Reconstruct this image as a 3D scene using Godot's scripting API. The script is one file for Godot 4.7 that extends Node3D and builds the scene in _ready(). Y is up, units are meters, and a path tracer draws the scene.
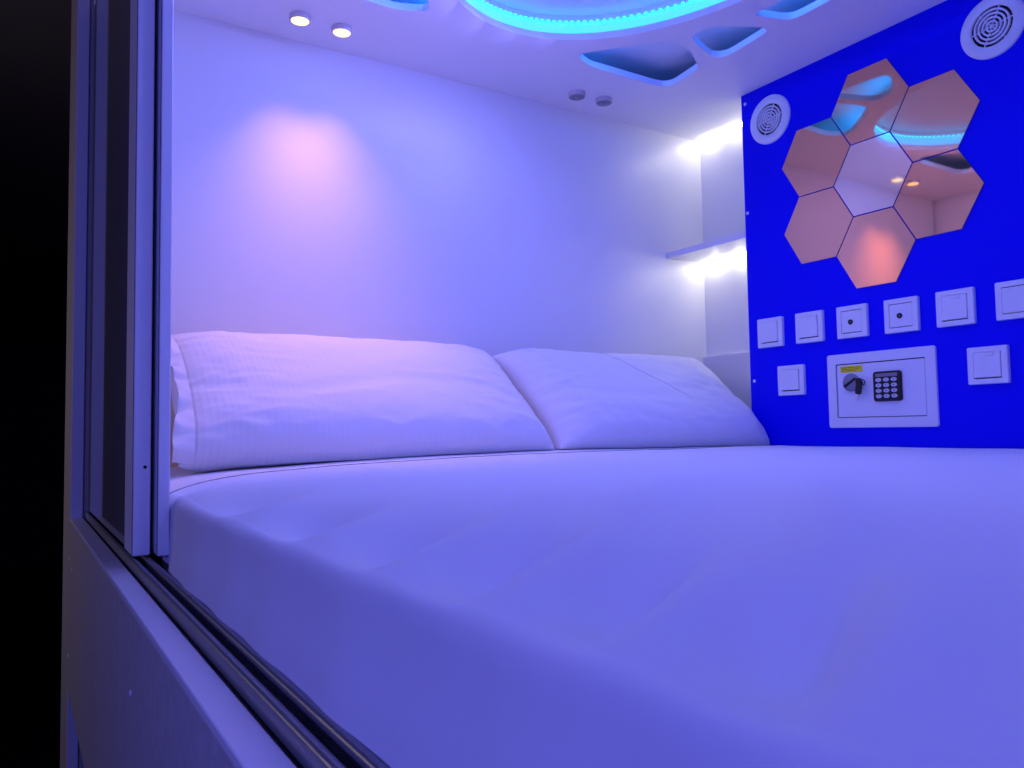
extends Node3D
# A sleeping pod seen from its sliding front. All places below are metres from the
# photographer's eye; at() lifts them by the eye height above the corridor floor.
const EYE := 2.0
const WALL_X := 1.72          # face of the blue control panel
const CEIL := 0.925           # underside of the dropped ceiling
const HEAD_Z := -1.8          # face of the head wall
const RING_C := Vector2(0.968, -0.95)
const RING_A := 0.385
const RING_B := 0.557

var M := {}
var used := {}

func at(x: float, y: float, z: float) -> Vector3:
	return Vector3(x, y + EYE, z)

# ---------------------------------------------------------------- nodes
func numbered(called: String) -> String:
	used[called] = used.get(called, -1) + 1
	return called if used[called] == 0 else "%s_%03d" % [called, used[called]]

func thing(called: String, label: String, category: String, where: Vector3, group := "", turn := 0.0) -> Node3D:
	var o := Node3D.new()
	o.name = numbered(called)
	add_child(o)
	o.position = where
	o.rotation_degrees.y = turn
	o.set_meta("label", label)
	o.set_meta("category", category)
	if group != "":
		o.set_meta("group", group)
	return o

func structure(called: String, label: String, category: String, where := Vector3(0, EYE, 0)) -> Node3D:
	var o := thing(called, label, category, where)
	o.set_meta("kind", "structure")
	return o

func part(parent: Node, called: String, mesh: Mesh, mat: Material, where := Vector3.ZERO, label := "") -> MeshInstance3D:
	var o := MeshInstance3D.new()
	o.name = called
	o.mesh = mesh
	o.material_override = mat
	o.position = where
	o.cast_shadow = GeometryInstance3D.SHADOW_CASTING_SETTING_ON
	parent.add_child(o, true)
	if label != "":
		o.set_meta("label", label)
	return o

# ---------------------------------------------------------------- shapes
func begin(smooth := false) -> SurfaceTool:
	var st := SurfaceTool.new()
	st.begin(Mesh.PRIMITIVE_TRIANGLES)
	st.set_smooth_group(0 if smooth else -1)
	return st

func done(st: SurfaceTool) -> ArrayMesh:
	st.generate_normals()
	return st.commit()

func tri(st: SurfaceTool, a: Vector3, b: Vector3, c: Vector3, inside: Vector3) -> void:
	var n := (b - a).cross(c - a)
	if n.dot((a + b + c) / 3.0 - inside) > 0.0:      # counter-clockwise seen from outside
		st.add_vertex(a); st.add_vertex(c); st.add_vertex(b)
	else:
		st.add_vertex(a); st.add_vertex(b); st.add_vertex(c)

func quad(st: SurfaceTool, a: Vector3, b: Vector3, c: Vector3, d: Vector3, inside: Vector3) -> void:
	tri(st, a, b, c, inside)
	tri(st, a, c, d, inside)

func add_box(st: SurfaceTool, lo: Vector3, hi: Vector3, bevel := 0.001) -> void:
	var c := (lo + hi) / 2.0
	var h := (hi - lo) / 2.0
	var b: float = min(bevel, 0.45 * min(h.x, min(h.y, h.z)))
	var p := func(sx: float, sy: float, sz: float, axis: int) -> Vector3:
		var v := Vector3(sx * (h.x - b), sy * (h.y - b), sz * (h.z - b))
		v[axis] = [sx, sy, sz][axis] * h[axis]
		return c + v
	for axis in 3:
		var u := (axis + 1) % 3
		var w := (axis + 2) % 3
		for s in [-1.0, 1.0]:
			var q := []
			for k in [[-1.0, -1.0], [1.0, -1.0], [1.0, 1.0], [-1.0, 1.0]]:
				var g := [0.0, 0.0, 0.0]
				g[axis] = s; g[u] = k[0]; g[w] = k[1]
				q.append(p.call(g[0], g[1], g[2], axis))
			quad(st, q[0], q[1], q[2], q[3], c)
		for s in [[-1.0, -1.0], [1.0, -1.0], [1.0, 1.0], [-1.0, 1.0]]:   # edges along axis
			var q := []
			for e in [[-1.0, u], [-1.0, w], [1.0, w], [1.0, u]]:
				var g := [0.0, 0.0, 0.0]
				g[axis] = e[0]; g[u] = s[0]; g[w] = s[1]
				q.append(p.call(g[0], g[1], g[2], e[1]))
			quad(st, q[0], q[1], q[2], q[3], c)
	for sx in [-1.0, 1.0]:
		for sy in [-1.0, 1.0]:
			for sz in [-1.0, 1.0]:
				tri(st, p.call(sx, sy, sz, 0), p.call(sx, sy, sz, 1), p.call(sx, sy, sz, 2), c)

func box(lo: Vector3, hi: Vector3, bevel := 0.001) -> ArrayMesh:
	var st := begin()
	add_box(st, lo, hi, bevel)
	return done(st)

# profile of (radius, height) turned about the local z axis
func lathe(profile: Array, segs := 40, smooth := true) -> ArrayMesh:
	var st := begin(smooth)
	for i in profile.size() - 1:
		var a: Vector2 = profile[i]
		var b: Vector2 = profile[i + 1]
		for k in segs:
			var t0 := TAU * k / segs
			var t1 := TAU * (k + 1) / segs
			var p00 := Vector3(a.x * cos(t0), a.x * sin(t0), a.y)
			var p01 := Vector3(a.x * cos(t1), a.x * sin(t1), a.y)
			var p10 := Vector3(b.x * cos(t0), b.x * sin(t0), b.y)
			var p11 := Vector3(b.x * cos(t1), b.x * sin(t1), b.y)
			if a.x > 1e-6:
				st.add_vertex(p00); st.add_vertex(p10 if b.x > 1e-6 else p10); st.add_vertex(p01)
			if b.x > 1e-6:
				st.add_vertex(p01); st.add_vertex(p10); st.add_vertex(p11)
	return done(st)

# convex outline in the local xy plane, pushed from z0 to z1 with a chamfered front edge
func plate(outline: Array, z0: float, z1: float, bevel: float) -> ArrayMesh:
	var st := begin()
	var mid := Vector2.ZERO
	for v in outline:
		mid += v
	mid /= outline.size()
	var inside := Vector3(mid.x, mid.y, (z0 + z1) / 2.0)
	var n := outline.size()
	for i in n:
		var a: Vector2 = outline[i]
		var b: Vector2 = outline[(i + 1) % n]
		var ai: Vector2 = a - (a - mid).normalized() * bevel * 1.15
		var bi: Vector2 = b - (b - mid).normalized() * bevel * 1.15
		quad(st, Vector3(a.x, a.y, z0), Vector3(b.x, b.y, z0), Vector3(b.x, b.y, z1 - bevel), Vector3(a.x, a.y, z1 - bevel), inside)
		quad(st, Vector3(a.x, a.y, z1 - bevel), Vector3(b.x, b.y, z1 - bevel), Vector3(bi.x, bi.y, z1), Vector3(ai.x, ai.y, z1), inside)
		tri(st, Vector3(mid.x, mid.y, z1), Vector3(ai.x, ai.y, z1), Vector3(bi.x, bi.y, z1), inside)
		tri(st, Vector3(mid.x, mid.y, z0), Vector3(a.x, a.y, z0), Vector3(b.x, b.y, z0), inside)
	return done(st)

func rounded(w: float, h: float, r: float, steps := 4) -> Array:
	var out := []
	for c in [[1, 1, 0.0], [-1, 1, 90.0], [-1, -1, 180.0], [1, -1, 270.0]]:
		for k in steps + 1:
			var t := deg_to_rad(c[2] + 90.0 * k / steps)
			out.append(Vector2(c[0] * (w / 2 - r) + r * cos(t), c[1] * (h / 2 - r) + r * sin(t)))
	return out

# a flat frame between two outlines of equal count
func frame_plate(outer: Array, inner: Array, z0: float, z1: float, bevel: float) -> ArrayMesh:
	var st := begin()
	var n := outer.size()
	for i in n:
		var j := (i + 1) % n
		var a: Vector2 = outer[i]
		var b: Vector2 = outer[j]
		var ab := a * (1.0 - bevel / a.length())
		var bb := b * (1.0 - bevel / b.length())
		var c: Vector2 = inner[i]
		var d: Vector2 = inner[j]
		var mid := Vector3((a.x + b.x + c.x + d.x) / 4, (a.y + b.y + c.y + d.y) / 4, (z0 + z1) / 2)
		quad(st, Vector3(a.x, a.y, z0), Vector3(b.x, b.y, z0), Vector3(b.x, b.y, z1 - bevel), Vector3(a.x, a.y, z1 - bevel), mid)
		quad(st, Vector3(a.x, a.y, z1 - bevel), Vector3(b.x, b.y, z1 - bevel), Vector3(bb.x, bb.y, z1), Vector3(ab.x, ab.y, z1), mid)
		quad(st, Vector3(ab.x, ab.y, z1), Vector3(bb.x, bb.y, z1), Vector3(d.x, d.y, z1), Vector3(c.x, c.y, z1), mid)
		quad(st, Vector3(c.x, c.y, z0), Vector3(d.x, d.y, z0), Vector3(d.x, d.y, z1), Vector3(c.x, c.y, z1), mid)
	return done(st)

func tube(path: Array, radius: float, sides := 8) -> ArrayMesh:
	var st := begin(true)
	var rings := []
	for i in path.size():
		var d: Vector3 = (path[min(i + 1, path.size() - 1)] - path[max(i - 1, 0)]).normalized()
		var u := d.cross(Vector3.UP if absf(d.y) < 0.9 else Vector3.RIGHT).normalized()
		var w := d.cross(u)
		var r := []
		for k in sides:
			r.append(path[i] + (u * cos(TAU * k / sides) + w * sin(TAU * k / sides)) * radius)
		rings.append(r)
	for i in path.size() - 1:
		var mid: Vector3 = (path[i] + path[i + 1]) / 2.0
		for k in sides:
			var j := (k + 1) % sides
			quad(st, rings[i][k], rings[i][j], rings[i + 1][j], rings[i + 1][k], mid)
	return done(st)

# ---------------------------------------------------------------- materials
func mat(called: String, c: Color, rough := 0.5, metal := 0.0, spec := 0.5) -> StandardMaterial3D:
	var m := StandardMaterial3D.new()
	m.resource_name = called
	m.albedo_color = c
	m.roughness = rough
	m.metallic = metal
	m.metallic_specular = spec
	M[called] = m
	return m

func glow(called: String, c: Color, energy: float) -> void:
	var m := mat(called, Color(0.8, 0.8, 0.8), 0.4)
	m.emission_enabled = true
	m.emission = c
	m.emission_energy_multiplier = energy

func noise_texture(seed_value: int, freq: float, lo: float, hi: float, size := 512) -> NoiseTexture2D:
	var n := FastNoiseLite.new()
	n.seed = seed_value
	n.frequency = freq
	n.fractal_octaves = 4
	var t := NoiseTexture2D.new()
	t.width = size
	t.height = size
	t.seamless = true
	t.noise = n
	var g := Gradient.new()
	g.set_color(0, Color(lo, lo, lo))
	g.set_color(1, Color(hi, hi, hi))
	t.color_ramp = g
	return t

func weave_texture(cell: int) -> ImageTexture:
	var s := 256
	var im := Image.create(s, s, false, Image.FORMAT_RGB8)
	for y in s:
		for x in s:
			var over := (x / cell + y / cell) % 2 == 0
			var t := float(x % cell) / cell if over else float(y % cell) / cell
			var v := 0.35 + 0.5 * sin(PI * t)
			im.set_pixel(x, y, Color(v, v, v))
	return ImageTexture.create_from_image(im)

func stripe_texture() -> ImageTexture:
	var im := Image.create(256, 8, false, Image.FORMAT_RGB8)
	for x in 256:
		var v := 0.85 if (x / 16) % 2 == 0 else 0.25
		for y in 8:
			im.set_pixel(x, y, Color(v, v, v))
	return ImageTexture.create_from_image(im)

func make_materials() -> void:
	var w := mat("white_laminate", Color(0.93, 0.93, 0.93), 0.36)
	w.roughness_texture = noise_texture(11, 0.02, 0.85, 1.0, 256)
	w.uv1_triplanar = true
	mat("ceiling_paint", Color(0.96, 0.96, 0.96), 0.55)
	mat("plenum_paint", Color(0.93, 0.93, 0.93), 0.7)
	var b := mat("blue_laminate", Color(0.0, 0.005, 0.89), 0.5, 0.0, 0.25)
	b.roughness_texture = noise_texture(5, 0.03, 0.85, 1.0, 256)
	b.uv1_triplanar = true
	mat("aluminium", Color(0.94, 0.94, 0.95), 0.36, 0.05)
	mat("track_metal", Color(0.56, 0.56, 0.58), 0.33, 0.5)
	mat("black_gasket", Color(0.015, 0.015, 0.015), 0.6)
	var f := mat("grey_laminate", Color(0.80, 0.78, 0.77), 0.5)
	f.albedo_texture = noise_texture(21, 0.04, 0.9, 1.0, 512)
	f.uv1_triplanar = true
	f.uv1_scale = Vector3.ONE * 2.0
	var g := mat("tinted_glass", Color(0.54, 0.53, 0.54, 0.95), 0.04)
	g.transparency = BaseMaterial3D.TRANSPARENCY_ALPHA
	mat("corridor_paint", Color(0.52, 0.51, 0.52), 0.7)
	mat("corridor_carpet", Color(0.27, 0.27, 0.29), 0.95)
	var c := mat("cotton", Color(0.93, 0.93, 0.93), 0.85)
	c.heightmap_enabled = true
	c.heightmap_texture = weave_texture(4)
	c.heightmap_scale = 0.012
	c.uv1_triplanar = true
	c.uv1_scale = Vector3.ONE * 14.0
	c.rim_enabled = true
	c.rim = 0.25
	var p := mat("striped_cotton", Color(0.93, 0.93, 0.93), 0.75)
	p.heightmap_enabled = true
	p.heightmap_texture = stripe_texture()
	p.heightmap_scale = 0.03
	p.rim_enabled = true
	p.rim = 0.25
	mat("hem_shadow", Color(0.40, 0.40, 0.44), 0.9)  # dark tone standing in for the shadow under the sheet hem
	mat("copper_mirror", Color(1.0, 0.735, 0.56), 0.03, 1.0)
	mat("silver_mirror", Color(1.0, 0.90, 0.79), 0.05, 1.0)
	mat("mirror_edge", Color(0.30, 0.17, 0.13), 0.4, 0.3)
	mat("white_plastic", Color(0.94, 0.94, 0.94), 0.35)
	mat("safe_enamel", Color(0.92, 0.92, 0.93), 0.42)
	mat("black_plastic", Color(0.02, 0.02, 0.022), 0.35)
	mat("vent_cavity", Color(0.05, 0.05, 0.06), 0.8)
	mat("grey_metal", Color(0.55, 0.55, 0.58), 0.35, 0.4)
	mat("chrome", Color(0.8, 0.8, 0.82), 0.15, 1.0)
	mat("lamp_bezel", Color(0.82, 0.80, 0.80), 0.25, 0.3)
	mat("lamp_glass", Color(0.55, 0.55, 0.58), 0.15)
	mat("yellow_label", Color(1.0, 0.93, 0.12), 0.6)
	mat("label_print", Color(0.45, 0.28, 0.04), 0.7)
	mat("key_print", Color(0.05, 0.05, 0.06), 0.6)
	mat("silver_key", Color(0.82, 0.82, 0.84), 0.3)
	glow("led_cyan", Color(0.0, 0.46, 1.0), 4.0)
	glow("led_blue", Color(0.0, 0.43, 1.0), 3.0)
	glow("led_chip", Color(0.0, 0.52, 1.0), 12.0)
	glow("led_white", Color(1.0, 0.98, 0.90), 8.0)
	glow("lamp_glow", Color(1.0, 0.91, 0.50), 1.5)

# ---------------------------------------------------------------- camera, light
const LED := Color(0.52, 0.52, 1.0)          # blue of the ceiling strips
const LED_RING_ENERGY := 0.036
const LED_PETAL_ENERGY := 0.012
const PETAL_LED := Color(0.10, 0.42, 1.0)
const WARM := Color(1.0, 0.68, 0.44)
const WARM_ENERGY := 0.155
const NICHE_ENERGY := 0.040
const CORRIDOR_ENERGY := 3.3
const CORRIDOR_LED := Color(0.42, 0.42, 1.0)
const CORRIDOR_LAMP_ENERGY := 0.30

func camera_and_sky() -> void:
	var yaw := 0.564717609
	var pitch := 0.056336628
	var roll := -0.016425895
	var f := Vector3(sin(yaw) * cos(pitch), sin(pitch), -cos(yaw) * cos(pitch))
	var r := Vector3(cos(yaw), 0, sin(yaw))
	var u := r.cross(f)
	var r2 := r * cos(roll) + u * sin(roll)
	var u2 := u * cos(roll) - r * sin(roll)
	var cam := Camera3D.new()
	cam.name = "camera"
	cam.keep_aspect = Camera3D.KEEP_HEIGHT
	cam.near = 0.02
	cam.far = 50.0
	var lens := CameraAttributesPhysical.new()
	lens.frustum_focal_length = 24.6
	lens.frustum_focus_distance = 1.8
	lens.exposure_aperture = 18.0
	lens.frustum_near = 0.02
	lens.frustum_far = 50.0
	cam.attributes = lens
	add_child(cam)
	cam.fov = 52.0045
	cam.transform = Transform3D(Basis(r2, u2, -f), Vector3(0, EYE, 0))
	cam.current = true
	var we := WorldEnvironment.new()
	we.name = "environment"
	var e := Environment.new()
	e.background_mode = Environment.BG_COLOR
	e.background_color = Color(0.0, 0.0, 0.0)
	e.tonemap_mode = Environment.TONE_MAPPER_LINEAR
	e.tonemap_exposure = 1.0
	e.sdfgi_enabled = true
	e.ssao_enabled = true
	e.ssil_enabled = true
	we.environment = e
	add_child(we)

func area_light(parent: Node, where: Vector3, aim: Vector3, size: Vector2, c: Color, energy: float) -> AreaLight3D:
	var a := AreaLight3D.new()
	a.name = "light"
	a.area_size = size
	a.light_color = c
	a.light_energy = energy
	a.shadow_enabled = true
	a.set("area_range", 8.0)
	a.set("area_attenuation", 2.0)
	parent.add_child(a, true)
	a.position = where
	var up := Vector3.UP if absf(aim.normalized().y) < 0.95 else Vector3.FORWARD
	a.basis = Basis.looking_at(aim, up)
	return a

# ---------------------------------------------------------------- ceiling outlines
func ring_point(t: float, off := 0.0) -> Vector2:
	var p := Vector2(RING_A * cos(t), RING_B * sin(t))
	var n := Vector2(cos(t) / RING_A, sin(t) / RING_B).normalized()
	return RING_C + p + n * off

func soften(points: Array, rounds := 2) -> PackedVector2Array:
	var p := points
	for k in rounds:
		var q := []
		for i in p.size():
			var a: Vector2 = p[i]
			var b: Vector2 = p[(i + 1) % p.size()]
			if a.distance_to(b) > 0.035:           # keep long edges straight, round the corners
				q.append(a + (b - a).normalized() * 0.011)
				q.append(b - (b - a).normalized() * 0.011)
			else:
				q.append(a.lerp(b, 0.25))
				q.append(a.lerp(b, 0.75))
		p = q
	return PackedVector2Array(p)

func petals() -> Array:
	# the three openings at the far right of the oval, then their mirror images
	var corner := [Vector2(1.178, -1.505), Vector2(1.215, -1.462), Vector2(1.268, -1.398), Vector2(1.325, -1.345), Vector2(1.395, -1.357), Vector2(1.488, -1.416), Vector2(1.502, -1.530), Vector2(1.478, -1.551), Vector2(1.235, -1.551), Vector2(1.178, -1.527)]
	var middle := [Vector2(1.347, -1.305), Vector2(1.352, -1.262), Vector2(1.376, -1.234), Vector2(1.465, -1.189), Vector2(1.490, -1.197), Vector2(1.502, -1.335), Vector2(1.474, -1.357), Vector2(1.381, -1.324)]
	var inner := [Vector2(1.398, -1.167), Vector2(1.403, -1.120), Vector2(1.413, -1.030), Vector2(1.484, -0.985), Vector2(1.498, -1.000), Vector2(1.496, -1.125), Vector2(1.480, -1.140)]
	var out := []
	for base in [corner, middle, inner]:
		for sx in [1, -1]:
			for sz in [1, -1]:
				var p := []
				for v in base:
					p.append(Vector2(RING_C.x + sx * (v.x - RING_C.x), RING_C.y + sz * (v.y - RING_C.y)))
				if sx * sz < 0:
					p.reverse()
				out.append(soften(p))
	return out

func build_ceiling() -> void:
	var o := structure("ceiling", "white dropped ceiling with an oval opening and blue-lit cut-outs around it", "ceiling", at(0, CEIL, 0))
	var comb := CSGCombiner3D.new()
	comb.name = "ceiling_board"
	o.add_child(comb)
	var slab := CSGBox3D.new()
	slab.size = Vector3(1.885 - 0.19, 0.016, 0.30 - HEAD_Z)
	slab.position = Vector3((1.885 + 0.19) / 2, 0.008, (0.30 + HEAD_Z) / 2)
	slab.material = M.ceiling_paint
	comb.add_child(slab)
	var oval := PackedVector2Array()
	for k in 120:
		oval.append(ring_point(TAU * k / 120))
	var holes := petals()
	holes.append(oval)
	for h in holes:
		var cut := CSGPolygon3D.new()
		cut.operation = CSGShape3D.OPERATION_SUBTRACTION
		cut.polygon = h
		cut.depth = 0.06
		cut.material = M.ceiling_paint
		comb.add_child(cut)
		# polygon (x, y) becomes world (x, z), pushed down through the board
		cut.transform = Transform3D(Basis(Vector3.RIGHT, Vector3(0, 0, 1), Vector3.DOWN), Vector3(0, -0.02, 0))
	# upper deck above the board, and the oval wall that carries the strips
	part(o, "upper_panel", box(Vector3(0.19, 0.062, HEAD_Z), Vector3(1.885, 0.085, 0.30), 0.0), M.plenum_paint)
	var st := begin()
	var n := 120
	for k in n:
		var t0 := TAU * k / n
		var t1 := TAU * (k + 1) / n
		var a := ring_point(t0, 0.004)
		var b := ring_point(t1, 0.004)
		var c := ring_point(t0, 0.016)
		var d := ring_point(t1, 0.016)
		var mid := Vector3((a.x + d.x) / 2, 0.039, (a.y + d.y) / 2)
		quad(st, Vector3(a.x, 0.016, a.y), Vector3(b.x, 0.016, b.y), Vector3(b.x, 0.062, b.y), Vector3(a.x, 0.062, a.y), mid)
		quad(st, Vector3(c.x, 0.016, c.y), Vector3(d.x, 0.016, d.y), Vector3(d.x, 0.062, d.y), Vector3(c.x, 0.062, c.y), mid)
	part(o, "oval_wall", done(st), M.plenum_paint)

# LED strip following the oval: a glowing band with chips every 1.7 cm
func led_band(o: Node3D, off: float, y0: float, y1: float, outward: bool, tape: Material) -> void:
	var st := begin(true)
	var n := 120
	var thick := 0.002 if outward else -0.002
	for k in n:
		var t0 := TAU * k / n
		var t1 := TAU * (k + 1) / n
		var a := ring_point(t0, off)
		var b := ring_point(t1, off)
		var c := ring_point(t0, off + thick)
		var d := ring_point(t1, off + thick)
		var mid := Vector3((a.x + d.x) / 2, (y0 + y1) / 2, (a.y + d.y) / 2)
		quad(st, Vector3(a.x, y0, a.y), Vector3(b.x, y0, b.y), Vector3(b.x, y1, b.y), Vector3(a.x, y1, a.y), mid)
		quad(st, Vector3(c.x, y0, c.y), Vector3(d.x, y0, d.y), Vector3(d.x, y1, d.y), Vector3(c.x, y1, c.y), mid)
		quad(st, Vector3(a.x, y0, a.y), Vector3(b.x, y0, b.y), Vector3(d.x, y0, d.y), Vector3(c.x, y0, c.y), mid)
		quad(st, Vector3(a.x, y1, a.y), Vector3(b.x, y1, b.y), Vector3(d.x, y1, d.y), Vector3(c.x, y1, c.y), mid)
	part(o, "tape", done(st), tape)
	var chips := begin()
	for k in 176:
		var t := TAU * k / 176
		var p := ring_point(t, off + thick * 1.2)
		var nn := (ring_point(t, off + 0.01) - ring_point(t, off)).normalized()
		var tt := Vector2(-nn.y, nn.x)
		var up := Vector3(0, 1, 0)
		var x := Vector3(tt.x, 0, tt.y)
		var z := Vector3(nn.x, 0, nn.y)
		var c := Vector3(p.x, y1 + 0.0015, p.y)
		var v := []
		for s in [[-1, -1, -1], [1, -1, -1], [1, 1, -1], [-1, 1, -1], [-1, -1, 1], [1, -1, 1], [1, 1, 1], [-1, 1, 1]]:
			v.append(c + x * s[0] * 0.0025 + up * s[1] * 0.0015 + z * s[2] * 0.001)
		for q in [[0, 1, 2, 3], [4, 5, 6, 7], [0, 1, 5, 4], [2, 3, 7, 6], [0, 3, 7, 4], [1, 2, 6, 5]]:
			quad(chips, v[q[0]], v[q[1]], v[q[2]], v[q[3]], c)
	var ch := part(o, "led_chips", done(chips), M.led_chip)
	ch.set_meta("kind", "stuff")

func build_led_strips() -> void:
	var o := thing("led_strip", "cyan glowing LED strip lining the inside of the oval ceiling opening", "LED strip", at(0, CEIL, 0))
	led_band(o, 0.003, 0.017, 0.044, false, M.led_cyan)
	for k in 24:
		var t := TAU * (k + 0.5) / 24
		var p := ring_point(t, -0.022)
		area_light(o, Vector3(p.x, -0.016, p.y), Vector3(-0.45, -0.89, -0.10), Vector2(0.09, 0.01), LED, LED_RING_ENERGY)
	var s := thing("led_strip", "blue LED strip behind the oval wall lighting the small ceiling cut-outs", "LED strip", at(0, CEIL, 0))
	led_band(s, 0.017, 0.018, 0.036, true, M.led_blue)
	for k in 24:
		var t := TAU * (k + 0.5) / 24
		var p := ring_point(t, 0.026)
		var q := ring_point(t, 0.07)
		area_light(s, Vector3(p.x, 0.028, p.y), Vector3(q.x - p.x, -0.004, q.y - p.y), Vector2(0.10, 0.003), PETAL_LED, LED_PETAL_ENERGY)

# ---------------------------------------------------------------- room shell
func build_shell() -> void:
	var o := structure("floor", "grey carpeted corridor floor outside the pod", "floor", Vector3.ZERO)
	part(o, "carpet", box(Vector3(-1.3, -0.05, -14.0), Vector3(2.2, 0, 2.5), 0.0), M.corridor_carpet)
	o = structure("wall_opposite", "grey laminate wall on the far side of the corridor", "wall", Vector3.ZERO)
	part(o, "panel", box(Vector3(-1.3, 0, -14.0), Vector3(-1.2, 3.4, 2.5), 0.0), M.corridor_paint)
	o = structure("wall_corridor_end", "unlit far end of the corridor beyond the pod front", "wall", Vector3.ZERO)
	part(o, "panel", box(Vector3(-1.3, 0, -14.1), Vector3(2.2, 3.4, -14.0), 0.0), M.corridor_paint)
	o = structure("wall_corridor_start", "grey end of the corridor behind the photographer", "wall", Vector3.ZERO)
	part(o, "panel", box(Vector3(-1.3, 0, 2.5), Vector3(2.2, 3.4, 2.6), 0.0), M.corridor_paint)
	o = structure("wall_outer", "grey outer wall behind the pods", "wall", Vector3.ZERO)
	part(o, "panel", box(Vector3(2.2, 0, -14.0), Vector3(2.3, 3.4, 2.5), 0.0), M.corridor_paint)
	o = structure("ceiling_corridor", "grey corridor ceiling above the pod", "ceiling", Vector3.ZERO)
	part(o, "panel", box(Vector3(-1.3, 3.4, -14.0), Vector3(2.2, 3.45, 2.5), 0.0), M.corridor_paint)

	o = structure("wall_head", "glossy white head wall behind the two pillows", "wall")
	part(o, "panel", box(Vector3(0.19, -0.30, HEAD_Z - 0.04), Vector3(1.93, 1.01, HEAD_Z), 0.0), M.white_laminate)
	o = structure("wall_foot", "white wall at the foot of the pod", "wall")
	part(o, "panel", box(Vector3(0.19, -0.30, 0.30), Vector3(1.93, 1.01, 0.34), 0.0), M.white_laminate)
	o = structure("wall_niche", "white back and side of the lit niche beside the pillows", "wall")
	part(o, "back_panel", box(Vector3(1.885, -0.30, HEAD_Z), Vector3(1.93, 1.01, 0.30), 0.0), M.white_laminate)
	part(o, "side_panel", box(Vector3(1.742, -0.30, -1.483), Vector3(1.885, CEIL, -1.463), 0.0), M.white_laminate)
	part(o, "lower_panel", box(Vector3(1.868, -0.30, HEAD_Z), Vector3(1.885, 0.219, -1.483), 0.001), M.white_laminate)

	o = structure("wall_right", "saturated blue control wall carrying mirrors, vents, switches and safe", "wall")
	part(o, "panel", box(Vector3(WALL_X, -0.30, -1.483), Vector3(WALL_X + 0.022, CEIL, 0.30), 0.0008), M.blue_laminate)
	var pin := lathe([Vector2(0.0045, 0.0), Vector2(0.0045, 0.001), Vector2(0.0034, 0.0022), Vector2(0.0, 0.0026)], 20)
	for p in [[0.897, -1.469], [0.588, -1.473], [0.119, -1.469]]:
		var c := part(o, "screw_cap", pin, M.white_plastic, Vector3(WALL_X, p[0], p[1]), "small white screw cap")
		c.rotation_degrees.y = -90.0

	o = structure("floor_pod", "deck of the pod under the mattress", "floor")
	part(o, "deck", box(Vector3(0.13, -0.36, HEAD_Z), Vector3(1.93, -0.30, 0.30), 0.0), M.grey_laminate)

	# front of the pod: laminate panel, posts, header
	o = structure("wall_left", "grey laminate front of the pod below and around the sliding doors", "wall")
	part(o, "sill_panel", box(Vector3(0.104, -0.53, -1.905), Vector3(0.130, -0.1785, 0.32), 0.0015), M.grey_laminate)
	part(o, "end_post", box(Vector3(0.104, -EYE, -2.16), Vector3(0.19, 1.40, -1.907), 0.0015), M.grey_laminate)
	part(o, "near_post", box(Vector3(0.104, -EYE, 0.322), Vector3(0.19, 1.40, 0.56), 0.0015), M.grey_laminate)
	part(o, "header", box(Vector3(0.104, 0.985, -1.905), Vector3(0.19, 1.40, 0.32), 0.0015), M.grey_laminate)
	part(o, "fascia", box(Vector3(0.178, CEIL, -1.80), Vector3(0.19, 0.985, 0.32), 0.001), M.white_laminate)
	var cap := lathe([Vector2(0.0035, 0.0), Vector2(0.0035, 0.0006), Vector2(0.0022, 0.0014), Vector2(0.0, 0.0016)], 16)
	for p in [[-0.256, -1.895], [-0.269, -1.826], [-0.455, -1.895], [-0.259, -0.888]]:
		var c := part(o, "screw", cap, M.aluminium, Vector3(0.104, p[0], p[1]))
		c.rotation_degrees.y = -90.0

	# aluminium lining of the opening
	o = structure("trim_1", "light aluminium frame strip lining the pod opening", "frame")
	part(o, "sill_strip", box(Vector3(0.1035, -0.1785, -1.905), Vector3(0.1266, -0.1725, 0.32), 0.0008), M.aluminium)
	part(o, "jamb_strip", box(Vector3(0.1035, -0.1725, -1.906), Vector3(0.1266, 0.985, -1.900), 0.0008), M.aluminium)
	part(o, "head_strip", box(Vector3(0.1035, 0.979, -1.90), Vector3(0.1266, 0.985, 0.32), 0.0008), M.aluminium)
	# track with two rails for the sliding doors
	o = structure("trim_2", "ribbed metal sliding track running along the sill", "track")
	part(o, "track_base", box(Vector3(0.1268, -0.188, -1.905), Vector3(0.165, -0.182, 0.32), 0.0005), M.track_metal)
	for x in [0.1310, 0.1480]:
		var st := begin(true)
		var prof := [Vector2(-0.0036, -0.182), Vector2(-0.0036, -0.1625), Vector2(-0.0022, -0.1605), Vector2(0.0, -0.1600), Vector2(0.0022, -0.1605), Vector2(0.0036, -0.1625), Vector2(0.0036, -0.182)]
		for i in prof.size() - 1:
			var a: Vector2 = prof[i]
			var b: Vector2 = prof[i + 1]
			quad(st, Vector3(x + 0.0036 + a.x, a.y, -1.905), Vector3(x + 0.0036 + b.x, b.y, -1.905), Vector3(x + 0.0036 + b.x, b.y, 0.32), Vector3(x + 0.0036 + a.x, a.y, 0.32), Vector3(x + 0.0036, -0.175, -0.8))
		part(o, "rail", done(st), M.track_metal)
	part(o, "gasket", box(Vector3(0.1268, -0.182, -1.905), Vector3(0.1285, -0.1735, 0.32), 0.0003), M.black_gasket)

	# lower pod: same frame, closed dark door
	o = structure("trim_3", "light frame post of the pod below, seen under the front panel", "frame")
	part(o, "jamb_strip", box(Vector3(0.1035, -1.80, -1.906), Vector3(0.1240, -0.53, -1.900), 0.0008), M.aluminium)
	o = structure("door_3", "closed dark glass door of the pod below", "door")
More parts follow.
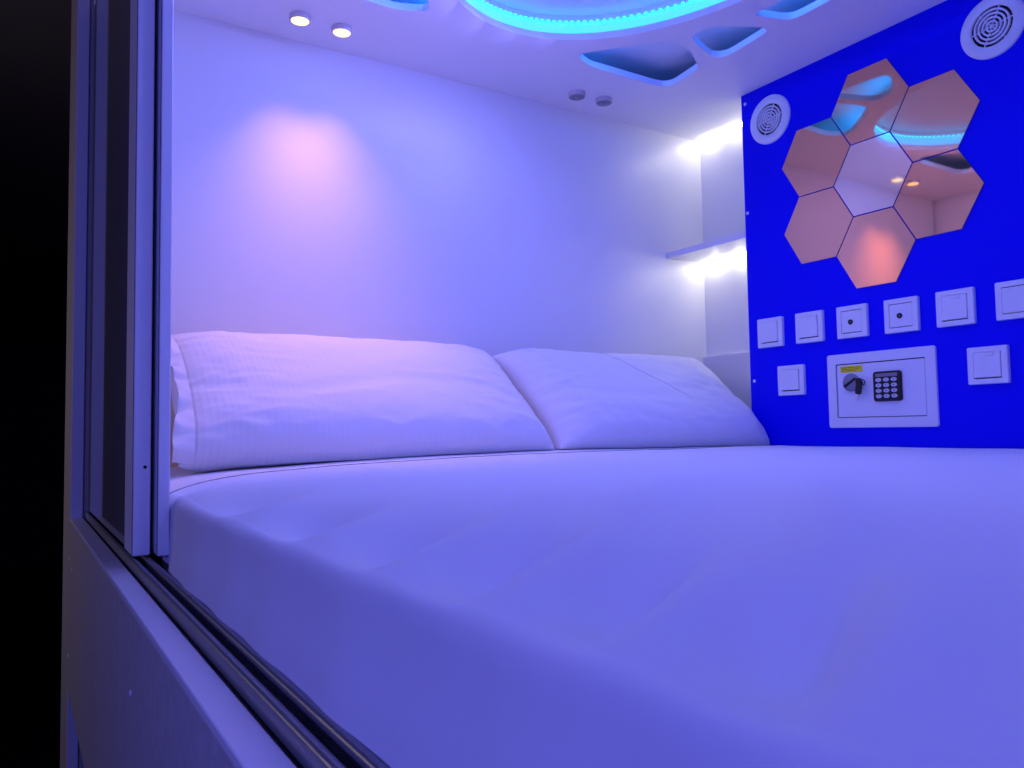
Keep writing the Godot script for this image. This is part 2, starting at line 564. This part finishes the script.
	part(o, "glass", box(Vector3(0.132, -1.80, -1.90), Vector3(0.138, -0.50, 0.32), 0.001), M.tinted_glass)
	part(o, "backing", box(Vector3(0.150, -1.80, -1.90), Vector3(0.156, -0.50, 0.32), 0.001), M.grey_laminate)

func sliding_door(called: String, label: String, x0: float, x1: float, z_end: float) -> void:
	var o := structure(called, label, "door")
	var z0 := -1.897
	var y0 := -0.157
	var y1 := 0.975
	part(o, "stile", box(Vector3(x0, y0, z_end - 0.085), Vector3(x1, y1, z_end), 0.0012), M.aluminium)
	part(o, "stile", box(Vector3(x0 + 0.003, y0, z0), Vector3(x1, y1, z0 + 0.03), 0.0012), M.aluminium)
	part(o, "rail", box(Vector3(x0 + 0.004, y0, z0 + 0.03), Vector3(x1, y0 + 0.006, z_end - 0.085), 0.0005), M.black_gasket)
	part(o, "rail", box(Vector3(x0, y1 - 0.05, z0 + 0.03), Vector3(x1, y1, z_end - 0.085), 0.001), M.aluminium)
	part(o, "pane", box(Vector3(x0 + 0.001, y0 + 0.004, z0 + 0.004), Vector3(x0 + 0.005, y1 - 0.05, z_end - 0.085), 0.0005), M.tinted_glass, Vector3.ZERO, "dark tinted glass pane")
	part(o, "inner_panel", box(Vector3(x1 - 0.004, y0 + 0.004, z0 + 0.03), Vector3(x1 - 0.001, y1 - 0.05, z_end - 0.085), 0.0005), M.white_laminate)
	part(o, "edge_groove", box(Vector3(x0 - 0.0003, y0 + 0.002, z_end - 0.004), Vector3(x0 + 0.0012, y1, z_end - 0.001), 0.0002), M.black_gasket)
	if called == "door_1":
		var k := part(o, "keyhole", lathe([Vector2(0.0022, 0.0), Vector2(0.0022, 0.0006), Vector2(0.0, 0.0007)], 16), M.black_plastic, Vector3(0.1462, -0.0425, z_end), "small black keyhole")
		k.rotation_degrees.y = 0.0

# ---------------------------------------------------------------- bed
func smooth01(a: float, b: float, x: float) -> float:
	var t := clampf((x - a) / (b - a), 0.0, 1.0)
	return t * t * (3.0 - 2.0 * t)

var fold_noise := FastNoiseLite.new()

func bed_edge(z: float) -> float:
	return 0.178 - 0.010 * smooth01(-1.12, -0.92, z)

func bed_top(d: float) -> float:
	return -0.064 - 0.024 * exp(-d / 0.075)

# a point of the mattress surface: s runs up the side (0..0.12), over the shoulder and across the top
func bed_point(s: float, z: float, lift: float) -> Vector3:
	var xe := bed_edge(z)
	var side := 0.18
	var arc := 0.05
	var out: Vector3
	var wall := 1.716
	var bend := 0.013
	var crest := bed_top(bend)
	if s < side:
		var y := -0.285 + (crest - bend + 0.285) * s / side
		out = Vector3(xe - 0.003 * sin(PI * s / side) - lift, y, z)
	elif s < side + arc:
		var t := (s - side) / arc * PI / 2
		out = Vector3(xe + bend * (1.0 - cos(t)) - lift * cos(t), crest - bend + bend * sin(t) + lift * sin(t), z)
	else:
		var x := minf(xe + bend + (s - side - arc), wall)
		out = Vector3(x, bed_top(x - xe) + lift, z)
	var x2 := out.x
	# crown of the mattress, a little higher towards the pillows and the far side
	var top := smooth01(side + arc * 0.3, side + arc + 0.10, s)
	out.y += top * (0.004 * smooth01(0.3, 0.9, x2) + 0.010 * smooth01(-1.30, -1.5, z) * smooth01(0.25, 0.9, x2) * (1.0 - 0.7 * smooth01(1.2, 1.7, x2)))
	# broad unevenness
	out.y += top * 0.0022 * fold_noise.get_noise_2d(x2 * 260.0, z * 200.0)
	# hollows and drawn folds along the open edge
	var near := smooth01(side + arc * 0.5, side + arc + 0.035, s) * (1.0 - smooth01(0.30, 0.55, x2))
	for d in [[0.215, -0.64, 0.040, 0.060, 0.0085], [0.222, -0.485, 0.042, 0.046, 0.0090], [0.230, -0.372, 0.045, 0.038, 0.0095], [0.235, -0.272, 0.045, 0.032, 0.0080], [0.245, -0.185, 0.06, 0.035, 0.0080], [0.215, -0.86, 0.045, 0.080, 0.0050]]:
		var u: float = (x2 - d[0]) / d[2]
		var w: float = (z - d[1] + 0.45 * (x2 - d[0])) / d[3]
		w *= 2.3 if w > 0.0 else 0.85
		out.y -= near * 3.0 * d[4] * exp(-u * u - w * w)
		out.y += near * 0.0035 * exp(-u * u - pow((w - 2.6) / 1.1, 2.0))
	# long soft drapes pulled diagonally across the top
	for d in [[0.22, -0.30, 0.9, 0.024, 0.0060, 0.50], [0.30, -0.22, 0.75, 0.028, 0.0055, 0.55], [0.42, -0.30, 0.8, 0.05, 0.0050, 0.45], [0.24, -0.42, 1.0, 0.018, 0.0040, 0.35], [0.50, -0.55, 0.5, 0.06, 0.0040, 0.50]]:
		var dx: float = x2 - d[0]
		var w: float = (z - d[1] + d[2] * dx) / d[3]
		out.y += top * d[4] * exp(-w * w) * exp(-pow(dx / d[5], 2.0) * 2.0) * smooth01(0.17, 0.24, x2)
	# vertical pleats hanging down the side
	var hang := (1.0 - smooth01(side * 0.8, side + arc, s))
	out.x -= hang * (0.0010 * sin(z * 41.0 + 0.7 * sin(z * 9.0)) + 0.0016 * fold_noise.get_noise_2d(z * 900.0, s * 120.0))
	# the sheet flares out over the track at its foot
	out.x -= 0.010 * (1.0 - smooth01(side * 0.55, side * 0.95, s)) * smooth01(-1.09, -1.0, z)
	return out

func bed_height(x: float, z: float) -> float:
	var d := x - bed_edge(z)
	var s := 0.23 + d - 0.013
	if d < 0.013:
		s = 0.18 + 0.05 * acos(clampf(1.0 - d / 0.013, 0.0, 1.0)) / (PI / 2)
	return bed_point(s, z, 0.0).y

# the sewn end of the top sheet runs a little askew
func hem_line(s: float) -> float:
	return -1.385 + 0.21 * exp(-maxf(s - 0.20, 0.0) / 0.20)

func bed_surface(z0: float, z1: float, nz: int, lift: float, hemmed := false) -> ArrayMesh:
	var st := begin(true)
	var stops := []
	for k in 14:
		stops.append(0.18 * k / 14.0)
	for k in 12:
		stops.append(0.18 + 0.05 * k / 12.0)
	var rest := 1.716 - 0.168 - 0.013
	for k in 91:
		stops.append(0.23 + rest * pow(k / 90.0, 1.5))
	var rows := []
	for j in nz + 1:
		var row := []
		for s in stops:
			var from := hem_line(s) if hemmed else z0
			var z := from + (z1 - from) * j / nz
			# the fitted sheet lies pressed down under the top sheet
			var under := lift if hemmed else lift - 0.009 * smooth01(0.012, 0.05, z - hem_line(s))
			row.append(bed_point(s, z, under))
		rows.append(row)
	for j in nz:
		for i in stops.size() - 1:
			var a: Vector3 = rows[j][i]
			var b: Vector3 = rows[j][i + 1]
			var c: Vector3 = rows[j + 1][i + 1]
			var d: Vector3 = rows[j + 1][i]
			if a.distance_to(b) < 1e-5 and c.distance_to(d) < 1e-5:
				continue
			st.add_vertex(a); st.add_vertex(b); st.add_vertex(c)
			st.add_vertex(a); st.add_vertex(c); st.add_vertex(d)
	return done(st)

func build_bed() -> void:
	fold_noise.seed = 7
	fold_noise.frequency = 0.01
	fold_noise.fractal_octaves = 3
	var o := thing("mattress", "white mattress in a fitted sheet filling the pod under the pillows", "mattress", at(0, 0, 0))
	part(o, "core", box(Vector3(0.22, -0.298, -1.79), Vector3(1.70, -0.10, 0.27), 0.03), M.cotton)
	part(o, "fitted_sheet", bed_surface(-1.795, 0.28, 150, 0.0), M.cotton)
	# top sheet: ends in a sewn hem just before the pillows
	var s := thing("bed_sheet", "smooth white top sheet drawn over the mattress up to the pillows", "sheet", at(0, 0, 0))
	part(s, "sheet", bed_surface(-1.335, 0.29, 220, 0.003, true), M.cotton)
	var path := []
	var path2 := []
	for k in 121:
		var q := 0.10 + 1.62 * pow(k / 120.0, 1.3)
		path.append(bed_point(q, hem_line(q), 0.0018))
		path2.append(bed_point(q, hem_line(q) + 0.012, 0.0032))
	part(s, "hem_edge", tube(path, 0.0013, 6), M.cotton)
	part(s, "hem_shadow_line", tube(path2, 0.0009, 5), M.hem_shadow)  # thin dark tube draws the hem's shadow line in colour

# a pillow leaning on the head wall: u runs along its length, v from its lower to its upper seam
func pillow_mesh(x0: float, x1: float, skew: float, rise: float, seed_value: int, flange: bool, swing := 0.0) -> Array:
	var n := FastNoiseLite.new()
	n.seed = seed_value
	n.frequency = 0.01
	n.fractal_octaves = 3
	var nu := 200
	var nv := 70
	var B := Vector3(0, -0.056, -1.452)
	var T := Vector3(0, 0.178 + rise, -1.752)
	var along := (T - B)
	var nrm := Vector3(0, along.z, -along.y).normalized() * -1.0
	if nrm.z < 0:
		nrm = -nrm
	var sides := []
	for face in [1, -1]:
		var rows := []
		for i in nu + 1:
			var u := -1.0 + 2.0 * i / nu
			var row := []
			for j in nv + 1:
				var v := -1.0 + 2.0 * j / nv
				var ends := pow(maxf(1.0 - pow(absf(u), 7.0), 0.0), 0.5)
				var lips := pow(maxf(1.0 - pow(absf(v), 4.0), 0.0), 0.42)
				var thick := 0.072 * ends * lips
				if face > 0:
					thick *= 1.0 + 0.16 * (-v) * (1.0 - absf(u) * 0.3)
				else:
					thick *= 0.95
				# corners draw in between
				var pull := 1.0 - 0.030 * (1.0 - v * v)
				var pinch := 1.0 - 0.05 * (1.0 - pow(absf(u), 4.0)) * 0.0
				var x := lerpf(x0, x1, (u * pull + 1.0) / 2.0) + skew * (v + 1.0) * 0.5 * smooth01(0.0, 1.0, u)
				var p := B + along * ((v * pinch + 1.0) / 2.0)
				p.x = x
				p.z += swing * (u + 1.0) * 0.5 * (1.0 - v) * 0.5
				# creases
				var edge := smooth01(0.35, 1.0, absf(u)) + 0.6 * smooth01(0.5, 1.0, absf(v)) + 0.25
				var cr := n.get_noise_2d(x * 900.0 + v * 60.0, v * 130.0) * 0.0036 * edge
				cr += n.get_noise_2d(x * 250.0 - v * 90.0 + 500.0, v * 60.0 + x * 120.0) * 0.0075 * (0.4 + edge * 0.5)
				cr -= 0.0035 * exp(-pow((v + 0.22 + 0.12 * sin(x * 11.0 + seed_value)) / 0.10, 2.0)) * (1.0 - smooth01(0.8, 1.0, absf(u)))
				cr += (0.5 - absf(n.get_noise_2d(x * 420.0 + v * 170.0, v * 220.0 - x * 160.0 + 900.0)) * 2.0) * 0.0048 * edge
				if face > 0:
					thick += cr * ends * lips
				p += nrm * thick * face
				p.y = maxf(p.y, bed_height(p.x, p.z) + 0.002)
				p.z = maxf(p.z, HEAD_Z + 0.003)
				row.append(p)
			rows.append(row)
		sides.append(rows)
	var st := begin(true)
	for f in 2:
		var rows: Array = sides[f]
		for i in nu:
			for j in nv:
				var q := [rows[i][j], rows[i + 1][j], rows[i + 1][j + 1], rows[i][j + 1]]
				var uv := [Vector2(i, j), Vector2(i + 1, j), Vector2(i + 1, j + 1), Vector2(i, j + 1)]
				var order := [0, 2, 1, 0, 3, 2] if f == 0 else [0, 1, 2, 0, 2, 3]
				for k in order:
					st.set_uv(Vector2(uv[k].x / nu * 8.0, uv[k].y / nv))
					st.add_vertex(q[k])
	var fl: ArrayMesh = null
	if flange:
		# open hem of the pillowcase hanging past the end
		var sf := begin(true)
		var prev := []
		var rows: Array = sides[0]
		for j in nv + 1:
			var v := float(j) / nv
			var base: Vector3 = rows[6][j]
			var out := []
			for k in 5:
				var t := k / 4.0
				var wob := 0.007 * sin(v * 34.0 + t * 2.0) + 0.004 * sin(v * 61.0)
				out.append(base + Vector3(-0.036 * t * (0.8 + 0.2 * sin(v * 9.0 + 1.0)), 0.006 * t * sin(v * 17.0), 0) + nrm * (wob * t + 0.004))
			if j > 0:
				for k in 4:
					for tq in [[prev[k], prev[k + 1], out[k + 1]], [prev[k], out[k + 1], out[k]]]:
						for vv in tq:
							sf.add_vertex(vv)
			prev = out
		fl = done(sf)
	var seam := []
	for k in 25:
		var i := int(lerpf(0.46, 0.66, k / 24.0) * nu)
		var j := int(lerpf(0.93, 0.30, k / 24.0) * nv)
		seam.append(sides[0][i][j] + nrm * 0.0006)
	return [done(st), fl, tube(seam, 0.0011, 6)]

func build_pillows() -> void:
	var o := thing("pillow", "long white pillow with fine satin stripes nearest the sliding door", "pillow", at(0, 0, 0), "pillows against the head wall")
	var m := pillow_mesh(0.240, 1.035, 0.0, 0.016, 3, true)
	part(o, "cushion", m[0], M.striped_cotton)
	part(o, "case_hem", m[1], M.cotton, Vector3.ZERO, "loose creased hem of the pillowcase")
	o = thing("pillow", "white pillow with a diagonal seam beside the blue control wall", "pillow", at(0, 0, 0), "pillows against the head wall")
	m = pillow_mesh(1.045, 1.715, 0.075, 0.008, 12, false, 0.034)
	part(o, "cushion", m[0], M.cotton)
	part(o, "seam", m[2], M.cotton, Vector3.ZERO, "diagonal seam of the pillowcase")

# ---------------------------------------------------------------- fittings
func build_shelf() -> void:
	var o := thing("niche_shelf", "thin white shelf inside the lit niche at the head corner", "shelf", at(1.72, 0.522, -1.483))
	part(o, "board", box(Vector3(0.0, 0.0, -0.317), Vector3(0.165, 0.018, 0.0), 0.0008), M.white_laminate)
	part(o, "front_edge", box(Vector3(-0.0012, 0.0, -0.317), Vector3(0.0, 0.018, 0.0), 0.0003), M.aluminium)
	var names := [["white LED strip along the top corner of the niche", CEIL], ["white LED strip under the niche shelf", 0.522]]
	for k in names:
		var s := thing("niche_led_strip", k[0], "LED strip", at(1.874, k[1], -1.64), "white LED strips in the niche")
		part(s, "profile", box(Vector3(0.009, -0.009, -0.155), Vector3(0.011, 0.0, 0.150), 0.0003), M.aluminium)
		part(s, "diffuser", box(Vector3(-0.005, -0.008, -0.154), Vector3(0.009, 0.0, 0.149), 0.001), M.led_white)
		for i in 3:
			area_light(s, Vector3(0.002, -0.012, -0.10 + 0.10 * i), Vector3(-0.45, -1.0, 0.0), Vector2(0.012, 0.10), Color(1.0, 0.98, 0.92), NICHE_ENERGY / 3.0)

func build_spots() -> void:
	var spots := [
		[0.525, -1.686, true, "glowing warm ceiling spotlight nearer the sliding door"],
		[0.623, -1.689, true, "glowing warm ceiling spotlight, second from the sliding door"],
		[1.305, -1.699, false, "unlit small ceiling spotlight, farther from the niche of the pair"],
		[1.396, -1.693, false, "unlit small ceiling spotlight nearest the lit niche"]]
	for s in spots:
		var o := thing("ceiling_spotlight", s[3], "spotlight", at(s[0], CEIL, s[1]), "spotlights along the head wall")
		var turn := Basis(Vector3.RIGHT, PI / 2)      # local z points down
		var r := 0.0235
		var b := part(o, "bezel", lathe([Vector2(r, 0.0), Vector2(r, 0.010), Vector2(r - 0.001, 0.0118), Vector2(r - 0.0035, 0.0118), Vector2(r - 0.0045, 0.009), Vector2(0.0, 0.009)], 40), M.lamp_bezel)
		b.basis = turn
		var l := part(o, "lens", lathe([Vector2(r - 0.004, 0.0095), Vector2(r - 0.004, 0.0122), Vector2(r - 0.009, 0.0142), Vector2(0.0, 0.0152)], 40), M.lamp_glow if s[2] else M.lamp_glass)
		l.basis = turn
		if s[2]:
			var li := SpotLight3D.new()
			li.name = "light"
			li.position = Vector3(0, -0.018, 0)
			li.rotation_degrees.x = -89.0
			li.spot_angle = 41.0
			li.spot_angle_attenuation = 1.0
			li.spot_range = 8.0
			li.spot_attenuation = 2.0
			li.light_color = WARM
			li.light_energy = WARM_ENERGY
			li.light_size = 0.018
			li.shadow_enabled = true
			o.add_child(li)
		else:
			var e := part(o, "eye", lathe([Vector2(0.006, 0.0145), Vector2(0.005, 0.0165), Vector2(0.0, 0.017)], 20), M.grey_metal)
			e.basis = turn

# y and z are where the raised front shows against the wall, raised by that many metres
func on_wall(called: String, label: String, category: String, y: float, z: float, group := "", raised := 0.0) -> Node3D:
	var k := (WALL_X - raised) / WALL_X
	return thing(called, label, category, at(WALL_X, y * k, z * k), group, -90.0)

func build_mirrors() -> void:
	var step := 0.1775
	var list := [
		["copper hexagonal mirror tile at the top of the cluster", 0.0, 1.0, [0.0, 0.0]],
		["copper hexagonal mirror tile at the upper right of the cluster", 0.866, 0.5, [0.0, 0.0]],
		["copper hexagonal mirror tile at the lower right, reflecting two warm lamps", 0.866, -0.5, [0.0, 0.0]],
		["copper hexagonal mirror tile at the bottom, reflecting the orange lit wall", 0.0, -1.0, [0.0, 0.0]],
		["copper hexagonal mirror tile at the lower left of the cluster", -0.866, -0.5, [0.0, 0.0]],
		["copper hexagonal mirror tile at the upper left, nearest the small vent", -0.866, 0.5, [0.0, 0.0]],
		["silvery lilac hexagonal mirror tile at the centre of the cluster", 0.0, 0.0, [0.0, 0.0]]]
	var hexagon := []
	for k in 6:
		hexagon.append(Vector2(cos(TAU * k / 6), sin(TAU * k / 6)) * 0.1008)
	var face := plate(hexagon, 0.0016, 0.0032, 0.0004)
	var back := plate(hexagon, 0.0, 0.0016, 0.0002)
	for k in list.size():
		var m: Array = list[k]
		var o := on_wall("hexagon_mirror", m[0], "mirror", 0.5895 + m[2] * step, -1.0985 + m[1] * step, "hexagon mirror tiles on the blue wall", 0.0032)
		part(o, "mirror_face", face, M.silver_mirror if k == 6 else M.copper_mirror)
		part(o, "backing", back, M.mirror_edge)

func build_vents() -> void:
	for v in [[0.827, -1.390, "round white air vent in the corner beside the niche"], [0.826, -0.813, "round white air vent at the upper right, past the mirrors"]]:
		var o := on_wall("air_vent", v[2], "vent", v[0], v[1], "round air vents on the blue wall", 0.007)
		part(o, "rim", lathe([Vector2(0.0655, 0.0), Vector2(0.0655, 0.004), Vector2(0.0635, 0.0065), Vector2(0.0435, 0.0078), Vector2(0.0420, 0.0070), Vector2(0.0420, 0.0014)], 64), M.white_plastic)
		part(o, "cavity", lathe([Vector2(0.043, 0.0014), Vector2(0.0, 0.0014)], 48), M.vent_cavity)
		for r in [0.0345, 0.0265, 0.0185, 0.0105]:
			part(o, "grille_ring", lathe([Vector2(r + 0.0019, 0.002), Vector2(r + 0.0019, 0.0070), Vector2(r - 0.0019, 0.0070), Vector2(r - 0.0019, 0.002)], 48, false), M.white_plastic)
		part(o, "hub", lathe([Vector2(0.0042, 0.002), Vector2(0.0042, 0.0074), Vector2(0.0, 0.0078)], 24), M.white_plastic)
		var bar := box(Vector3(0.003, -0.0009, 0.002), Vector3(0.0425, 0.0009, 0.0068), 0.0002)
		for k in 6:
			var s := part(o, "spoke", bar, M.white_plastic)
			s.rotation.z = TAU * k / 6 + 0.12

func build_plates() -> void:
	var row := "white wall plates on the blue wall"
	var list := [
		["light_switch", "white switch plate at the far end of the row beside the pillow", 0.247, -1.413, "rocker"],
		["light_switch", "white switch plate second from the pillow end of the row", 0.247, -1.289, "rocker"],
		["jack_plate", "white plate with a small black jack, above the left half of the safe", 0.2465, -1.167, "jack"],
		["jack_plate", "white plate with a small black jack, above the right half of the safe", 0.2455, -1.041, "jack"],
		["covered_socket", "white covered socket plate in the row, just right of the safe", 0.246, -0.918, "flap"],
		["covered_socket", "white socket plate cut by the right edge of the picture", 0.246, -0.793, "wide"],
		["light_switch", "single white switch plate below the row, left of the safe", 0.114, -1.351, "rocker"],
		["covered_socket", "single white covered socket plate below the row, right of the safe", 0.116, -0.856, "flap"]]
	var outer := frame_plate(rounded(0.0815, 0.0785, 0.003), rounded(0.0560, 0.0560, 0.0015), 0.0, 0.0095, 0.0018)
	var inset := plate(rounded(0.0565, 0.0565, 0.0015), 0.0, 0.0030, 0.0003)
	for d in list:
		var o := on_wall(d[0], d[1], "socket" if d[0] == "covered_socket" else ("switch" if d[0] == "light_switch" else "jack plate"), d[2], d[3], row, 0.0095)
		part(o, "frame", outer, M.white_plastic)
		part(o, "mount", inset, M.black_gasket)
		match d[4]:
			"rocker":
				var r := part(o, "rocker", plate(rounded(0.0535, 0.0525, 0.0018), 0.0025, 0.0112, 0.0010), M.white_plastic, Vector3(-0.0008, 0.0012, 0))
				r.rotation_degrees.x = 1.2
			"jack":
				part(o, "insert", plate(rounded(0.0545, 0.0525, 0.0018), 0.0025, 0.0090, 0.0008), M.white_plastic)
				part(o, "jack_ring", lathe([Vector2(0.0062, 0.009), Vector2(0.0062, 0.0112), Vector2(0.0050, 0.0118), Vector2(0.0024, 0.0118), Vector2(0.0024, 0.0092)], 24), M.black_plastic, Vector3(-0.002, -0.001, 0), "black round jack")
				part(o, "jack_pin", lathe([Vector2(0.0016, 0.009), Vector2(0.0014, 0.0125), Vector2(0.0, 0.0128)], 12), M.grey_metal, Vector3(-0.002, -0.001, 0))
			"flap":
				var r := part(o, "flap", plate(rounded(0.0540, 0.0530, 0.0018), 0.0025, 0.0105, 0.0010), M.white_plastic, Vector3(-0.0004, 0.0008, 0))
				r.rotation_degrees.x = -1.0
				part(o, "finger_tab", box(Vector3(-0.0035, 0.0195, 0.0100), Vector3(0.0135, 0.0265, 0.0122), 0.0008), M.white_plastic)
			"wide":
				part(o, "insert", plate(rounded(0.0555, 0.0525, 0.0018), 0.0025, 0.0095, 0.0008), M.white_plastic)
				part(o, "finger_tab", box(Vector3(-0.020, 0.0195, 0.0092), Vector3(-0.010, 0.0225, 0.0112), 0.0008), M.white_plastic)

func build_safe() -> void:
	var o := on_wall("wall_safe", "white electronic safe with a black keypad set into the blue wall", "safe", 0.0785, -1.1020, "", 0.006)
	var w := 0.274
	var h := 0.180
	part(o, "flange", frame_plate(rounded(w, h, 0.006), rounded(0.226, 0.132, 0.002), 0.0, 0.0060, 0.0015), M.safe_enamel)
	part(o, "recess", box(Vector3(-0.114, -0.067, 0.0002), Vector3(0.114, 0.067, 0.0012), 0.0001), M.black_gasket)
	# the door sits a little to the right and low in its opening: dark gaps at left and top
	part(o, "door", plate(rounded(0.2215, 0.1275, 0.002), 0.0010, 0.0052, 0.0008), M.safe_enamel, Vector3(0.0008, -0.0004, 0))
	var lab := part(o, "warning_label", box(Vector3(-0.100, 0.0435, 0.0052), Vector3(-0.040, 0.0600, 0.0056), 0.0001), M.yellow_label, Vector3.ZERO, "yellow sticker with small print")
	for k in 3:
		part(lab, "print_line", box(Vector3(-0.097, 0.0552 - 0.0038 * k, 0.0056), Vector3(-0.045 - 0.006 * k, 0.0562 - 0.0038 * k, 0.00572), 0.00002), M.label_print)
	var knob := part(o, "knob", lathe([Vector2(0.0215, 0.0052), Vector2(0.0215, 0.0100), Vector2(0.0195, 0.0120), Vector2(0.0, 0.0122)], 40), M.grey_metal, Vector3(-0.0705, 0.0190, 0), "round grey knob with a grip bar")
	var grip := part(knob, "grip_bar", box(Vector3(-0.0185, -0.0028, 0.0118), Vector3(0.0185, 0.0028, 0.0150), 0.001), M.black_plastic)
	grip.rotation.z = 0.55
	var pad := part(o, "keypad", plate(rounded(0.0690, 0.0700, 0.007, 6), 0.0050, 0.0125, 0.0018), M.black_plastic, Vector3(0.0235, 0.0055, 0), "black keypad")
	part(pad, "display_window", box(Vector3(-0.027, 0.0225, 0.0125), Vector3(0.027, 0.0300, 0.0129), 0.0003), M.tinted_glass)
	var oval := []
	for k in 20:
		oval.append(Vector2(0.0072 * cos(TAU * k / 20), 0.0046 * sin(TAU * k / 20)))
	var button := plate(oval, 0.0120, 0.0146, 0.0008)
	var signs := ["1", "2", "3", "4", "5", "6", "7", "8", "9", "*", "0", "#"]
	var font := SystemFont.new()
	font.font_names = PackedStringArray(["Droid Sans"])
	for k in 12:
		var p := Vector3(-0.0195 + 0.0192 * (k % 3), 0.0152 - 0.0127 * (k / 3), 0)
		var b := part(pad, "button", button, M.silver_key, p)
		var t := TextMesh.new()
		t.font = font
		t.text = signs[k]
		t.font_size = 32
		t.pixel_size = 0.00022
		t.depth = 0.0003
		part(b, "numeral", t, M.key_print, Vector3(0, 0, 0.0147))
	# keys left in the emergency lock
	var ky := on_wall("safe_key", "black-headed keys hanging from the lock of the safe", "keys", 0.0965, -1.1480, "", 0.012)
	part(ky, "lock_cylinder", lathe([Vector2(0.0075, 0.0052), Vector2(0.0075, 0.0090), Vector2(0.0, 0.0092)], 24), M.chrome)
	part(ky, "key_blade", box(Vector3(-0.0012, -0.0035, 0.0085), Vector3(0.0012, 0.0035, 0.0180), 0.0003), M.chrome)
	part(ky, "key_head", plate(rounded(0.016, 0.019, 0.005), 0.0170, 0.0205, 0.0008), M.black_plastic, Vector3(-0.001, 0.001, 0))
	var ring := []
	for k in 25:
		ring.append(Vector3(0.0095 + 0.0060 * cos(TAU * k / 24), 0.0000 + 0.0065 * sin(TAU * k / 24), 0.0200 + 0.001 * sin(TAU * k / 24)))
	part(ky, "split_ring", tube(ring, 0.0011, 8), M.black_plastic)
	var head := part(ky, "key_head", plate(rounded(0.016, 0.024, 0.005), 0.0190, 0.0225, 0.0008), M.black_plastic, Vector3(-0.0010, -0.0165, 0))
	head.rotation.z = -0.18
	var bl := part(ky, "key_blade", box(Vector3(-0.0055, -0.0440, 0.0195), Vector3(-0.0005, -0.0270, 0.0215), 0.0003), M.chrome)
	bl.rotation.z = -0.05

# blue strip along the wall across the corridor, beside the photographer: it lights the door edges and the open side of the bed
func build_corridor_light() -> void:
	var o := thing("corridor_led_strip", "blue LED strip along the wall across the corridor", "LED strip", Vector3(-1.2, EYE + 0.40, 1.1))
	part(o, "profile", box(Vector3(0.0, -0.03, -1.2), Vector3(0.012, 0.03, 1.2), 0.001), M.aluminium)
	part(o, "diffuser", box(Vector3(0.012, -0.025, -1.19), Vector3(0.020, 0.025, 1.19), 0.002), M.led_blue)
	area_light(o, Vector3(0.024, 0, 0), Vector3(1, 0, 0), Vector2(2.4, 0.05), CORRIDOR_LED, CORRIDOR_ENERGY)

func build_corridor_lamp() -> void:
	var o := thing("corridor_lamp", "small round neutral wall lamp across the corridor, opposite the far post", "lamp", Vector3(-1.2, EYE + 0.2, -2.5))
	var turn := Basis(Vector3.UP, PI / 2)         # local z points across the corridor
	part(o, "bezel", lathe([Vector2(0.06, 0.0), Vector2(0.06, 0.02), Vector2(0.05, 0.024)], 40), M.lamp_bezel).basis = turn
	part(o, "lens", lathe([Vector2(0.05, 0.020), Vector2(0.045, 0.026), Vector2(0.0, 0.028)], 40), M.lamp_glow).basis = turn
	area_light(o, Vector3(0.032, 0, 0), Vector3(1, 0, 0.35), Vector2(0.09, 0.09), Color(1.0, 0.90, 0.84), CORRIDOR_LAMP_ENERGY)

func _ready() -> void:
	camera_and_sky()
	make_materials()
	build_corridor_lamp()
	build_corridor_light()
	build_shell()
	build_ceiling()
	build_led_strips()
	sliding_door("door_1", "sliding glass door leaf in the outer track with aluminium edge", 0.132, 0.153, -1.130)
	sliding_door("door_2", "sliding door leaf in the inner track, only its aluminium edge showing", 0.159, 0.1735, -1.110)
	build_shelf()
	build_spots()
	build_bed()
	build_pillows()
	build_mirrors()
	build_vents()
	build_plates()
	build_safe()
